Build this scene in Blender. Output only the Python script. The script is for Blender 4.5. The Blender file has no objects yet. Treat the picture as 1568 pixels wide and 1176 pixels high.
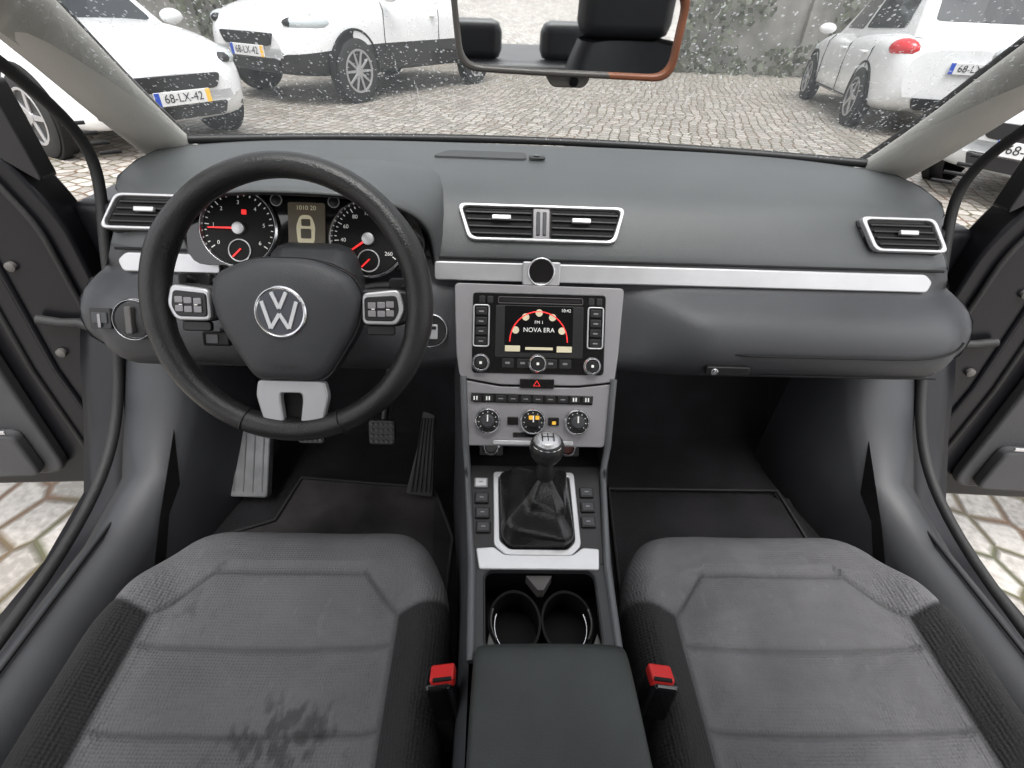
import bpy, bmesh, math, random
from mathutils import Vector, Matrix, noise
random.seed(7)
S=bpy.context.scene
V=Vector
# ------------------------------------------------------------ materials
def M(name,col,rough=.5,metal=0,bump=0,bscale=300,var=0,vscale=6,coat=0,emis=0,spec=.5,vor=False,attr=None,dust=0):
    m=bpy.data.materials.new(name); m.use_nodes=True
    n=m.node_tree; b=n.nodes['Principled BSDF']; L=n.links.new
    b.inputs['Base Color'].default_value=(*col,1); b.inputs['Roughness'].default_value=rough
    b.inputs['Metallic'].default_value=metal; b.inputs['Coat Weight'].default_value=coat
    b.inputs['Specular IOR Level'].default_value=spec
    if emis:
        b.inputs['Emission Color'].default_value=(*col,1); b.inputs['Emission Strength'].default_value=emis
    tc=n.nodes.new('ShaderNodeTexCoord')
    src=None
    if var or attr:
        nz=n.nodes.new('ShaderNodeTexNoise'); nz.inputs['Scale'].default_value=vscale; nz.inputs['Detail'].default_value=6
        L(tc.outputs['Object'],nz.inputs['Vector'])
        mr=n.nodes.new('ShaderNodeMapRange'); mr.inputs[1].default_value=.3; mr.inputs[2].default_value=.7
        mr.inputs[3].default_value=1-var; mr.inputs[4].default_value=1+var; L(nz.outputs['Fac'],mr.inputs[0])
        mx=n.nodes.new('ShaderNodeVectorMath'); mx.operation='SCALE'; mx.inputs[0].default_value=col
        L(mr.outputs[0],mx.inputs['Scale']); src=mx.outputs[0]
        if attr:
            at=n.nodes.new('ShaderNodeAttribute'); at.attribute_name=attr
            m2=n.nodes.new('ShaderNodeVectorMath'); m2.operation='MULTIPLY'
            L(src,m2.inputs[0]); L(at.outputs['Color'],m2.inputs[1]); src=m2.outputs[0]
        L(src,b.inputs['Base Color'])
        mr2=n.nodes.new('ShaderNodeMapRange'); mr2.inputs[3].default_value=max(0,rough-.08); mr2.inputs[4].default_value=min(1,rough+.08)
        L(nz.outputs['Fac'],mr2.inputs[0]); L(mr2.outputs[0],b.inputs['Roughness'])
    if bump:
        if vor:
            t=n.nodes.new('ShaderNodeTexVoronoi'); t.inputs['Scale'].default_value=bscale; t.inputs['Randomness'].default_value=.25; o=t.outputs['Distance']
        else:
            t=n.nodes.new('ShaderNodeTexNoise'); t.inputs['Scale'].default_value=bscale; t.inputs['Detail'].default_value=3; o=t.outputs['Fac']
        L(tc.outputs['Object'],t.inputs['Vector'])
        bp=n.nodes.new('ShaderNodeBump'); bp.inputs['Strength'].default_value=bump; bp.inputs['Distance'].default_value=.002
        L(o,bp.inputs['Height']); L(bp.outputs[0],b.inputs['Normal'])
    return m
pad=M('dash_pad',(.080,.086,.088),.44,bump=.25,bscale=900,var=.14,vscale=4)
lower=M('dash_lower',(.046,.048,.052),.46,bump=.2,bscale=900,var=.12,vscale=5)
blackpl=M('black_plastic',(.012,.012,.013),.42,bump=.1,bscale=700,var=.2)
mattblack=M('matt_black',(.010,.010,.010),.6,spec=.2)
gloss=M('gloss_black',(.006,.006,.007),.12,coat=.5)
dark=M('dark_void',(.004,.004,.004),.8)
silver=M('satin_silver',(.60,.60,.61),.36,.6,var=.06,vscale=20)
stackm=M('titanium_plastic',(.28,.27,.28),.42,.15,bump=.08,bscale=900,var=.05)
chrome=M('chrome',(.75,.75,.77),.2,1)
leather=M('leather',(.018,.018,.018),.3,bump=.35,bscale=500,var=.3,vscale=15)
airbag=M('airbag_plastic',(.046,.048,.052),.48,bump=.3,bscale=800,var=.1)
rubber=M('rubber',(.02,.02,.02),.65,bump=.3,bscale=200,var=.3)
pedalm=M('pedal_rubber',(.06,.06,.06),.5,bump=.3,bscale=200,var=.3)
carpet=M('carpet',(.013,.012,.014),.95,bump=.9,bscale=350,var=.5,vscale=9)
matm=M('mat_dirty',(.038,.034,.035),.95,bump=.8,bscale=400,var=.8,vscale=7)
beige=M('pillar_trim',(.60,.585,.545),.8,bump=.3,bscale=500,var=.05)
fabric=M('seat_fabric',(.165,.162,.166),.92,bump=1.0,bscale=240,var=.12,vscale=8,vor=True,attr='tone')
armm=M('armrest_vinyl',(.040,.047,.044),.5,bump=.3,bscale=600,var=.25,vscale=12)
red=M('red_plastic',(.75,.03,.03),.35)
redl=M('red_glow',(.9,.03,.03),.4,emis=.8)
white=M('white_mark',(.8,.8,.8),.5)
whitee=M('white_print',(.75,.75,.72),.5,emis=.25)
screenc=M('lcd_cream',(.55,.5,.35),.5,emis=.35)
amber=M('amber',(.8,.45,.05),.5,emis=.4)
sill=M('sill_plastic',(.042,.044,.048),.48,bump=.15,bscale=600,var=.18)
paintk=M('black_paint',(.008,.008,.010),.3,spec=.35)
doortrim=M('door_trim',(.05,.05,.053),.6,bump=.3,bscale=500,var=.15)
paintw=M('white_paint',(.84,.85,.86),.25,coat=.5,var=.02)
paints=M('silver_paint',(.68,.71,.73),.25,.2,coat=.5)
cglass=M('car_glass',(.03,.035,.04),.06,spec=.8)
tyre=M('tyre',(.02,.02,.02),.8,bump=.3,bscale=60)
rimm=M('alloy',(.5,.5,.51),.3,.7)
lampg=M('lamp_glass',(.55,.6,.62),.08,coat=.6)
tailr=M('tail_lamp',(.65,.02,.03),.15,coat=.6)
bluep=M('plate_blue',(.02,.08,.5),.5)
mirror=M('mirror_glass',(.85,.87,.88),.02,1)
orange=M('mirror_frame_brown',(.25,.09,.045),.4,var=.3,vscale=30)
mgrey=M('mirror_shell',(.10,.095,.09),.4,var=.1)
headl=M('headliner',(.5,.49,.46),.9,bump=.2,bscale=300,var=.05)
edgem=M('console_edge',(.12,.125,.132),.4,.2)
# ------------------------------------------------------------ helpers
def E(name,loc=(0,0,0)):
    e=bpy.data.objects.new(name,None); S.collection.objects.link(e); e.location=loc; e.empty_display_size=.05
    return e
def att(o,p):
    if p is not None:
        o.parent=p; o.matrix_parent_inverse=Matrix.Translation(p.location).inverted()
    return o
def mesh(name,vs,fs,mat,parent=None,smooth=False,bevel=0,sub=0,mi=None,seg=2):
    me=bpy.data.meshes.new(name); me.from_pydata([tuple(v) for v in vs],[],fs)
    for m in (mat if isinstance(mat,list) else [mat]): me.materials.append(m)
    if mi:
        for i,k in enumerate(mi): me.polygons[i].material_index=k
    bm=bmesh.new(); bm.from_mesh(me); bmesh.ops.recalc_face_normals(bm,faces=bm.faces); bm.to_mesh(me); bm.free()
    if smooth or bevel:
        me.polygons.foreach_set('use_smooth',[True]*len(me.polygons))
    o=bpy.data.objects.new(name,me); S.collection.objects.link(o)
    if bevel:
        b=o.modifiers.new('b','BEVEL'); b.width=bevel; b.segments=seg; b.limit_method='ANGLE'; b.angle_limit=math.radians(35); b.harden_normals=True
    if sub:
        s=o.modifiers.new('s','SUBSURF'); s.levels=sub; s.render_levels=sub
    return att(o,parent)
class Fr:
    def __init__(s,O,ex,ey):
        s.O=V(O); s.ex=V(ex).normalized(); s.ez=s.ex.cross(V(ey)).normalized(); s.ey=s.ez.cross(s.ex)
    def __call__(s,a,b,c=0): return s.O+(s.ex*a+s.ey*b+s.ez*c)*.001
    def sub(s,a,b,c=0): return Fr(s(a,b,c),s.ex,s.ey)
    def mat(s,a,b,c=0):
        m=Matrix.Identity(4); p=s(a,b,c)
        for i in range(3): m[i][0]=s.ex[i]; m[i][1]=s.ey[i]; m[i][2]=s.ez[i]; m[i][3]=p[i]
        return m
def rnd(pts,r,n=4):
    out=[]; N=len(pts)
    for i in range(N):
        p=V(pts[i]).to_2d(); a=V(pts[i-1]).to_2d(); b=V(pts[(i+1)%N]).to_2d()
        da=a-p; db=b-p; rr=min(r,da.length*.45,db.length*.45)
        A=p+da.normalized()*rr; B=p+db.normalized()*rr
        for k in range(n+1):
            t=k/n; q=A*(1-t)**2+p*2*t*(1-t)+B*t*t; out.append((q.x,q.y))
    return out
def rect(a0,b0,a1,b1,r=0):
    p=[(a0,b0),(a1,b0),(a1,b1),(a0,b1)]
    return rnd(p,r) if r else p
def circ(a,b,r,n=32,r2=None): return [(a+r*math.cos(2*math.pi*i/n),b+(r2 or r)*math.sin(2*math.pi*i/n)) for i in range(n)]
def prism(name,F,pts,c0,c1,mat,parent,bevel=0):
    n=len(pts); vs=[F(a,b,c0) for a,b in pts]+[F(a,b,c1) for a,b in pts]
    fs=[list(range(n)),list(range(n,2*n))]+[[i,(i+1)%n,(i+1)%n+n,i+n] for i in range(n)]
    return mesh(name,vs,fs,mat,parent,bevel=bevel*.001)
def ringp(name,F,pin,pout,c0,c1,mat,parent,bevel=0,mk=None):
    n=len(pin); vs=[]
    for c in (c0,c1):
        vs+=[F(a,b,c) for a,b in pin]+[F(a,b,c) for a,b in pout]
    fs=[];mi=[]
    for i in range(n):
        j=(i+1)%n
        fs+=[[i,j,n+j,n+i],[2*n+i,2*n+j,3*n+j,3*n+i],[i,j,2*n+j,2*n+i],[n+i,n+j,3*n+j,3*n+i]]
        mi+=[mk(*pin[i]) if mk else 0]*4
    return mesh(name,vs,fs,mat,parent,bevel=bevel*.001,mi=mi if mk else None)
def tube(name,pts,r,mat,parent,closed=False,smooth=False,flat=None):
    cu=bpy.data.curves.new(name,'CURVE'); cu.dimensions='3D'; cu.bevel_depth=r; cu.bevel_resolution=3; cu.use_fill_caps=True
    sp=cu.splines.new('NURBS' if smooth else 'POLY'); sp.points.add(len(pts)-1)
    for i,p in enumerate(pts): sp.points[i].co=(*p,1)
    sp.use_cyclic_u=closed
    if smooth: sp.order_u=4; sp.use_endpoint_u=not closed; sp.resolution_u=6
    cu.materials.append(mat); o=bpy.data.objects.new(name,cu); S.collection.objects.link(o)
    return att(o,parent)
def ftube(name,F,pts,c,r,mat,parent,closed=True): return tube(name,[F(a,b,c) for a,b in pts],r*.001,mat,parent,closed)
def text(name,F,s,a,b,c,size,mat,parent):
    cu=bpy.data.curves.new(name,'FONT'); cu.body=s; cu.size=size*.001; cu.align_x='CENTER'; cu.align_y='CENTER'
    cu.materials.append(mat); o=bpy.data.objects.new(name,cu); S.collection.objects.link(o)
    mw=F.mat(a,b,c)
    if parent is not None:
        o.parent=parent; o.matrix_parent_inverse=Matrix.Translation(parent.location).inverted()
    o.matrix_basis=mw
    return o
def box(name,c,s,mat,parent,bevel=.003,rot=None):
    vs=[V((x*s[0]/2,y*s[1]/2,z*s[2]/2)) for x in(-1,1) for y in(-1,1) for z in(-1,1)]
    if rot: vs=[rot@v for v in vs]
    vs=[v+V(c) for v in vs]
    return mesh(name,vs,[[0,1,3,2],[4,5,7,6],[0,1,5,4],[2,3,7,6],[0,2,6,4],[1,3,7,5]],mat,parent,bevel=bevel)
def lathe(name,F,prof,a,b,mat,parent,n=40):
    vs=[];fs=[]
    for r,c in prof:
        for i in range(n): vs.append(F(a+r*math.cos(2*math.pi*i/n),b+r*math.sin(2*math.pi*i/n),c))
    for k in range(len(prof)-1):
        for i in range(n):
            j=(i+1)%n; fs.append([k*n+i,k*n+j,(k+1)*n+j,(k+1)*n+i])
    fs.append([ (len(prof)-1)*n+i for i in range(n)])
    return mesh(name,vs,fs,mat,parent,smooth=False,bevel=.0006)
def ss(a,b,x):
    t=max(0,min(1,(x-a)/(b-a))); return t*t*(3-2*t)
def grid(name,P,mat,parent,closed_u=False,mi=None,sub=0):
    R=len(P); C=len(P[0]); vs=[p for r in P for p in r]; fs=[];k=[]
    for i in range(R-1):
        for j in range(C-(0 if closed_u else 1)):
            jj=(j+1)%C; fs.append([i*C+j,i*C+jj,(i+1)*C+jj,(i+1)*C+j])
            if mi: k.append(mi(i,j))
    return mesh(name,vs,fs,mat,parent,smooth=True,mi=k if mi else None,sub=sub)
# ------------------------------------------------------------ camera
cam=bpy.data.cameras.new('camera'); co=bpy.data.objects.new('camera',cam); S.collection.objects.link(co)
cam.sensor_width=36; cam.lens=17.9; cam.clip_start=.02; cam.clip_end=500
co.matrix_world=Matrix.Translation((-.069,0,1.22))@Matrix.Rotation(math.radians(-2.4),4,'Z')@Matrix.Rotation(math.radians(53.3),4,'X')@Matrix.Rotation(math.radians(2.6),4,'Z')
S.camera=co
# ------------------------------------------------------------ light
w=bpy.data.worlds.new('World'); S.world=w; w.use_nodes=True; nt=w.node_tree
sky=nt.nodes.new('ShaderNodeTexSky'); sky.sky_type='NISHITA'; sky.sun_disc=False
sky.sun_elevation=math.radians(68); sky.sun_rotation=math.radians(170); sky.dust_density=5; sky.air_density=1
hs=nt.nodes.new('ShaderNodeHueSaturation'); hs.inputs['Saturation'].default_value=.12; hs.inputs['Value'].default_value=2.5
nt.links.new(sky.outputs[0],hs.inputs['Color']); nt.links.new(hs.outputs[0],nt.nodes['Background'].inputs['Color'])
nt.nodes['Background'].inputs['Strength'].default_value=.15
sl=bpy.data.lights.new('sun','SUN'); sl.energy=1.5; sl.angle=math.radians(35); sl.color=(1,.98,.95)
so=bpy.data.objects.new('sun',sl); S.collection.objects.link(so)
so.rotation_euler=(math.radians(22),0,math.radians(10))
S.view_settings.view_transform='Standard'; S.view_settings.look='None'; S.view_settings.exposure=0
# ------------------------------------------------------------ ground
gm=bpy.data.materials.new('cobbles'); gm.use_nodes=True; n=gm.node_tree; b=n.nodes['Principled BSDF']; L=n.links.new
tc=n.nodes.new('ShaderNodeTexCoord'); mp=n.nodes.new('ShaderNodeMapping'); mp.inputs['Rotation'].default_value=(0,0,.35); mp.inputs['Scale'].default_value=(8.5,7,1)
nz=n.nodes.new('ShaderNodeTexNoise'); nz.inputs['Scale'].default_value=.6; nz.inputs['Detail'].default_value=2
ad=n.nodes.new('ShaderNodeMixRGB'); ad.blend_type='ADD'; ad.inputs[0].default_value=.35
L(tc.outputs['Object'],nz.inputs['Vector']); L(tc.outputs['Object'],ad.inputs[1]); L(nz.outputs['Color'],ad.inputs[2]); L(ad.outputs[0],mp.inputs['Vector'])
v1=n.nodes.new('ShaderNodeTexVoronoi'); v1.voronoi_dimensions='2D'; v1.feature='DISTANCE_TO_EDGE'; v1.inputs['Randomness'].default_value=.42; v1.inputs['Scale'].default_value=1
v2=n.nodes.new('ShaderNodeTexVoronoi'); v2.voronoi_dimensions='2D'; v2.inputs['Randomness'].default_value=.42; v2.inputs['Scale'].default_value=1
L(mp.outputs[0],v1.inputs['Vector']); L(mp.outputs[0],v2.inputs['Vector'])
r1=n.nodes.new('ShaderNodeValToRGB'); r1.color_ramp.elements[0].position=.02; r1.color_ramp.elements[1].position=.12
L(v1.outputs['Distance'],r1.inputs[0])
sc=n.nodes.new('ShaderNodeValToRGB'); sc.color_ramp.elements[0].color=(.26,.24,.215,1); sc.color_ramp.elements[1].color=(.50,.47,.435,1)
sx=n.nodes.new('ShaderNodeSeparateColor'); L(v2.outputs['Color'],sx.inputs[0])
fn=n.nodes.new('ShaderNodeTexNoise'); fn.inputs['Scale'].default_value=45; fn.inputs['Detail'].default_value=6; L(tc.outputs['Object'],fn.inputs['Vector'])
am=n.nodes.new('ShaderNodeMath'); am.operation='ADD'; L(sx.outputs[0],am.inputs[0]); 
am2=n.nodes.new('ShaderNodeMath'); am2.operation='MULTIPLY_ADD'; L(fn.outputs['Fac'],am2.inputs[0]); am2.inputs[1].default_value=2.4; am2.inputs[2].default_value=-1.2
L(am2.outputs[0],am.inputs[1]); L(am.outputs[0],sc.inputs[0])
jn=n.nodes.new('ShaderNodeTexNoise'); jn.inputs['Scale'].default_value=3; L(tc.outputs['Object'],jn.inputs['Vector'])
jr=n.nodes.new('ShaderNodeValToRGB'); jr.color_ramp.elements[0].position=.4; jr.color_ramp.elements[1].position=.6; jr.color_ramp.elements[0].color=(.09,.09,.045,1); jr.color_ramp.elements[1].color=(.15,.085,.045,1)
L(jn.outputs['Fac'],jr.inputs[0])
mx=n.nodes.new('ShaderNodeMixRGB'); L(r1.outputs[0],mx.inputs[0]); L(jr.outputs[0],mx.inputs[1]); L(sc.outputs[0],mx.inputs[2]); L(mx.outputs[0],b.inputs['Base Color'])
b.inputs['Roughness'].default_value=.38
bp=n.nodes.new('ShaderNodeBump'); bp.inputs['Strength'].default_value=.6; bp.inputs['Distance'].default_value=.015; 
hm=n.nodes.new('ShaderNodeMath'); hm.operation='MULTIPLY_ADD'; hm.inputs[1].default_value=.3; L(fn.outputs['Fac'],hm.inputs[0]); L(r1.outputs[0],hm.inputs[2]); L(hm.outputs[0],bp.inputs['Height']); L(bp.outputs[0],b.inputs['Normal'])
mesh('cobblestone_ground',[(-200,-200,0),(200,-200,0),(200,200,0),(-200,200,0)],[[0,1,2,3]],gm)
# ------------------------------------------------------------ wall + ivy
wallm=M('wall_render',(.22,.215,.20),.9,bump=.6,bscale=8,var=.5,vscale=1.2)
for yy in (15.3,-26):  # second wall, behind the car, is added to block white sky in the mirror
    wl=E('garden_wall',(0,yy,0))
    box('wall_body',(0,yy,1.5),(40,.4,3),wallm,wl,.02); box('wall_coping',(0,yy,3.05),(40,.55,.1),wallm,wl,.02)
    for i in range(14): box('pier_%d'%i,(-19.5+3*i,yy-.25*(1 if yy>0 else -1),1.6),(.4,.2,3.2),wallm,wl,.02)
leafm=M('leaf',(.09,.10,.07),.5,var=.6,vscale=2.5)
vs=[];fs=[]
for i in range(14000):
    x=random.uniform(-19,19); z=random.uniform(0,1)**1.1*4.2
    if noise.noise(V((x*.5,z*.8,3)))<-.1-.15*(z>2.5): continue
    y=15-random.uniform(.02,.5); s=random.uniform(.05,.11)
    a=random.uniform(0,6.28); u=V((math.cos(a),random.uniform(-.5,.5),math.sin(a)))*s; q=V((-math.sin(a),random.uniform(-.5,.5),math.cos(a)))*s*.7
    c=V((x,y,z)); k=len(vs); vs+=[c-u,c-q,c+u,c+q]; fs.append([k,k+1,k+2,k+3])
mesh('ivy_hedge',vs,fs,leafm)
# ------------------------------------------------------------ parked cars
def make_car(name,pos,head,paint,H=1.46,sc=1.0,lift=0,plate=True,mod=0,clad=False):
    e=E(name,(pos[0],pos[1],0)); h=V((head[0],head[1],0)).normalized(); l=V((-h.y,h.x,0))
    T=lambda x,y,z: V((pos[0],pos[1],0))+h*x*sc+l*y*sc+V((0,0,(z+lift)*sc))
    xs=[2.02,1.95,1.75,1.4,1.05,.6,.1,-.5,-1.1,-1.6,-1.85,-1.98,-2.02]
    zb=[.38,.26,.2,.2,.2,.2,.2,.2,.2,.22,.27,.32,.42]
    zt=[.60,.74,.84,.91,.955,.97,.98,.995,1.01,1.02,1.01,.97,.86]
    ww=[.52,.70,.82,.86,.87,.87,.87,.87,.87,.86,.82,.76,.66]
    P=[]
    for x,a,t,wd in zip(xs,zb,zt,ww):
        hf=[(0,t+.03),(wd*.5,t+.025),(wd*.84,t-.01),(wd*.96,t-.09),(wd,t-.2),(wd*1.0,(a+t)/2-.06),(wd*.97,a+.1),(wd*.9,a),(0,a)]
        ring=[T(x,y,z) for y,z in hf]+[T(x,-y,z) for y,z in hf[-2:0:-1]]
        P.append(ring)
    def mi(i,j): return 1 if (clad and 5<=j<=10) else 0
    o=grid('body',P,[paint,blackpl],e,closed_u=True,sub=2,mi=mi)
    mesh('nose',P[0],[list(range(len(P[0])))],paint,e); mesh('tail',P[-1],[list(range(len(P[-1])))],paint,e)
    zr=H; B=[(1.02,.70,.93),(-1.93,.66,.98)]; R=[(.22,.55,zr-.02),(-1.45,.52,zr-.04)]
    b0=[(B[0][0],s*B[0][1],B[0][2]) for s in(1,-1)]; b1=[(B[1][0],s*B[1][1],B[1][2]) for s in(1,-1)]
    t0=[(R[0][0],s*R[0][1],R[0][2]) for s in(1,-1)]; t1=[(R[1][0],s*R[1][1],R[1][2]) for s in(1,-1)]
    bm_=[(-.4,.80*s,.93) for s in(1,-1)]; tm=[(-.5,.60*s,zr+.02) for s in(1,-1)]
    c=[b0[0],bm_[0],b1[0],b1[1],bm_[1],b0[1],t0[0],tm[0],t1[0],t1[1],tm[1],t0[1]]
    vs=[T(*p) for p in c]
    fs=[[0,1,7,6],[1,2,8,7],[2,3,9,8],[3,4,10,9],[4,5,11,10],[5,0,6,11],[6,7,10,11],[7,8,9,10]]
    mesh('greenhouse',vs,fs,paint,e,bevel=.07*sc,seg=4)
    def pane(nm,q,u0,u1,v0,v1,mt=cglass,off=.006,w2=None):
        A,B_,C,D=[V(T(*p)) for p in q]
        f=lambda u,v:(A*(1-u)+B_*u)*(1-v)+(D*(1-u)+C*u)*v
        nn=(B_-A).cross(D-A).normalized(); cen=(A+B_+C+D)/4; 
        if nn.dot(cen-T(-.4,0,.9))<0: nn=-nn
        if w2 is None: w2=(u0,u1)
        base=[(u0,v0),(u1,v0),(w2[1],v1),(w2[0],v1)]
        r=rnd(base,.06,3)
        vv=[f(u,v)+nn*off for u,v in r]; 
        mesh(nm,vv,[list(range(len(vv)))],mt,e)
    pane('windscreen',(b0[0],b0[1],t0[1],t0[0]),.08,.92,.06,.92)
    pane('rear_window',(b1[0],b1[1],t1[1],t1[0]),.1,.9,.3,.9)
    for s,k in((0,'l'),(1,'r')):
        pane('front_side_window_'+k,(b0[s],bm_[s],tm[s],t0[s]),.22,.97,.14,.86,w2=(.14,.97))
        pane('rear_side_window_'+k,(bm_[s],b1[s],t1[s],tm[s]),.03,.78,.16,.84,w2=(.03,.86))
    for wx in(1.28,-1.27):
        for s in(1,-1):
            F=Fr(T(wx,s*.86,.32-lift*.9),(h*s),(0,0,1)); 
            if F.ez.dot(l*s)<0: F=Fr(F.O,-F.ex,F.ey)
            k=sc
            lathe('wheel_arch',F,[(375*k,-60),(375*k,12*k),(355*k,16*k),(350*k,0)],0,(20+lift*300)*k,mattblack,e,36)
            lathe('tyre',F,[(318*k,-150),(320*k,16*k),(300*k,30*k),(225*k,32*k),(215*k,10*k)],0,0,tyre,e,36)
            lathe('rim_back',F,[(215*k,0),(214*k,16*k)],0,0,blackpl,e,30)
            ringp('rim_lip',F,circ(0,0,198*k),circ(0,0,220*k),5*k,33*k,rimm,e,2)
            for q in range(5+mod*5):
                a=q*2*math.pi/(5+mod*5); ca,sa=math.cos(a),math.sin(a); wq=26 if mod==0 else 15
                prism('spoke',F,[(x*ca-y*sa,x*sa+y*ca) for x,y in[(20*k,-wq*k),(205*k,-wq*.7*k),(205*k,wq*.7*k),(20*k,wq*k)]],15*k,30*k,rimm,e,3)
            lathe('hub',F,[(48*k,10*k),(45*k,36*k),(20*k,40*k)],0,0,rimm,e,20)
    def blob(nm,c,r,mt,rz=0):
        vs=[];fs=[];n1,n2=8,14
        for i in range(n1+1):
            for j in range(n2):
                th=math.pi*i/n1;ph=2*math.pi*j/n2
                x=math.sin(th)*math.cos(ph)*r[0];y=math.sin(th)*math.sin(ph)*r[1];z=math.cos(th)*r[2]
                x,y=x*math.cos(rz)-y*math.sin(rz),x*math.sin(rz)+y*math.cos(rz)
                vs.append(T(c[0]+x,c[1]+y,c[2]+z))
        for i in range(n1):
            for j in range(n2): fs.append([i*n2+j,i*n2+(j+1)%n2,(i+1)*n2+(j+1)%n2,(i+1)*n2+j])
        mesh(nm,vs,fs,mt,e,smooth=True)
    for s in(1,-1):
        blob('headlight',(1.74,s*.67,.715),(.24,.12,.085),lampg,-s*.5)
        blob('headlight_inner',(1.80,s*.63,.715),(.20,.09,.06),blackpl,-s*.5)
        blob('tail_light',(-1.84,s*.70,.87),(.19,.12,.10),tailr,s*.5)
        blob('side_mirror',(.72,s*.95,.99),(.08,.12,.07),paint)
        blob('fog_lamp',(1.84,s*.58,.36),(.1,.13,.07),blackpl,-s*.5)
    def patch(nm,x,pts,mt,sg,d=.02):
        n_=len(pts); vs=[T(x,y,z) for y,z in pts]+[T(x+sg*d,y,z) for y,z in pts]
        mesh(nm,vs,[list(range(n_)),list(range(n_,2*n_))]+[[i,(i+1)%n_,(i+1)%n_+n_,i+n_] for i in range(n_)],mt,e,bevel=.006)
    patch('grille',1.93,rnd([(-.42,.62),(.42,.62),(.36,.50),(-.36,.50)],.04),blackpl,1,.11)
    patch('lower_intake',1.9,rnd([(-.45,.40),(.45,.40),(.4,.28),(-.4,.28)],.04),blackpl,1,.12)
    for sg,x,zz in((1,2.03,.45),(-1,-2.03,.72)):
        patch('plate',x,[(-.26,zz-.055),(.26,zz-.055),(.26,zz+.055),(-.26,zz+.055)],white,sg,.02)
        for k,s_ in enumerate((-1,1)):
            y0=.26*s_*(1); patch('plate_band',x+sg*.021,[(y0,zz-.053),(y0-.045*s_,zz-.053),(y0-.045*s_,zz+.053),(y0,zz+.053)],bluep if s_*sg<0 else amber,sg,.003)
        F=Fr(T(x+sg*.024,0,zz),l*sg,(0,0,1)); text('plate_text',F,'68-LX-42',0,0,1,95*sc,blackpl,e)
    for s in(1,-1):
        for x0 in(.75,-.35,-1.3):
            tube('door_seam',[T(x0,s*.872,.3),T(x0+.02,s*.874,.6),T(x0,s*.86,.84),T(x0-.03,s*.80,.92)],.006,dark,e)
        tube('sill_seam',[T(.75,s*.873,.3),T(-1.0,s*.873,.3)],.008,dark,e)
        for x0 in(-.2,-1.1): box('handle',T(x0,s*.88,.80),(.1,.1,.03),paint,e,.01)
    patch('rear_bumper_low',-2.0,rnd([(-.5,.42),(.5,.42),(.45,.3),(-.45,.3)],.04),blackpl,-1,.05)
    return e
make_car('parked_car',(-4.65,6.2),(.87,-.5),paintw,1.5)
make_car('parked_suv',(-2.2,10.2),(-.50,-.87),paintw,1.72,1.2,.06,mod=1,clad=True)
make_car('parked_car',(6.15,9.2),(.25,.97),paintw,1.52,1.1)
make_car('parked_car',(5.75,5.1),(-.86,-.5),paints,1.46,mod=1)
# ------------------------------------------------------------ cabin shell
cb=E('car_body',(0,.4,.3))
mesh('floor',[(-.75,-1.3,.31),(.75,-1.3,.31),(.75,1.0,.31),(-.75,1.0,.31),(-.75,1.25,.6),(.75,1.25,.6),(-.75,1.25,.95),(.75,1.25,.95)],[[0,1,2,3],[3,2,5,4],[4,5,7,6]],carpet,cb)
mesh('bonnet',[(-.8,1.26,.90),(.8,1.26,.90),(.75,1.8,.80),(-.75,1.8,.80),(-.72,2.25,.6),(.72,2.25,.6)],[[0,1,2,3],[3,2,5,4]],paintk,cb)
P=[];Pr=[]  # roof out of view, added to shade the seats and console
for y,z in((.40,1.425),(.30,1.45),(.0,1.47),(-.5,1.48),(-1.0,1.46),(-1.35,1.42)):
    row=[(x,z-.035*(x/.6)**2-.02*(abs(x)/.6)**6) for x in[-.62+1.24*i/12 for i in range(13)]]
    P.append([V((x,y,zz)) for x,zz in row]); Pr.append([V((x*1.04,y,zz+.035)) for x,zz in row])
grid('headliner',P,headl,cb,sub=1); grid('roof_skin',Pr,paintk,cb,sub=1)
for s in(-1,1): tube('c_pillar',[V((s*.62,-1.3,1.38)),V((s*.70,-1.75,1.0)),V((s*.74,-1.9,.6))],.06,paintk,cb)
box('parcel_shelf',(0,-1.6,.82),(1.3,.5,.04),blackpl,cb,.01)
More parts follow.
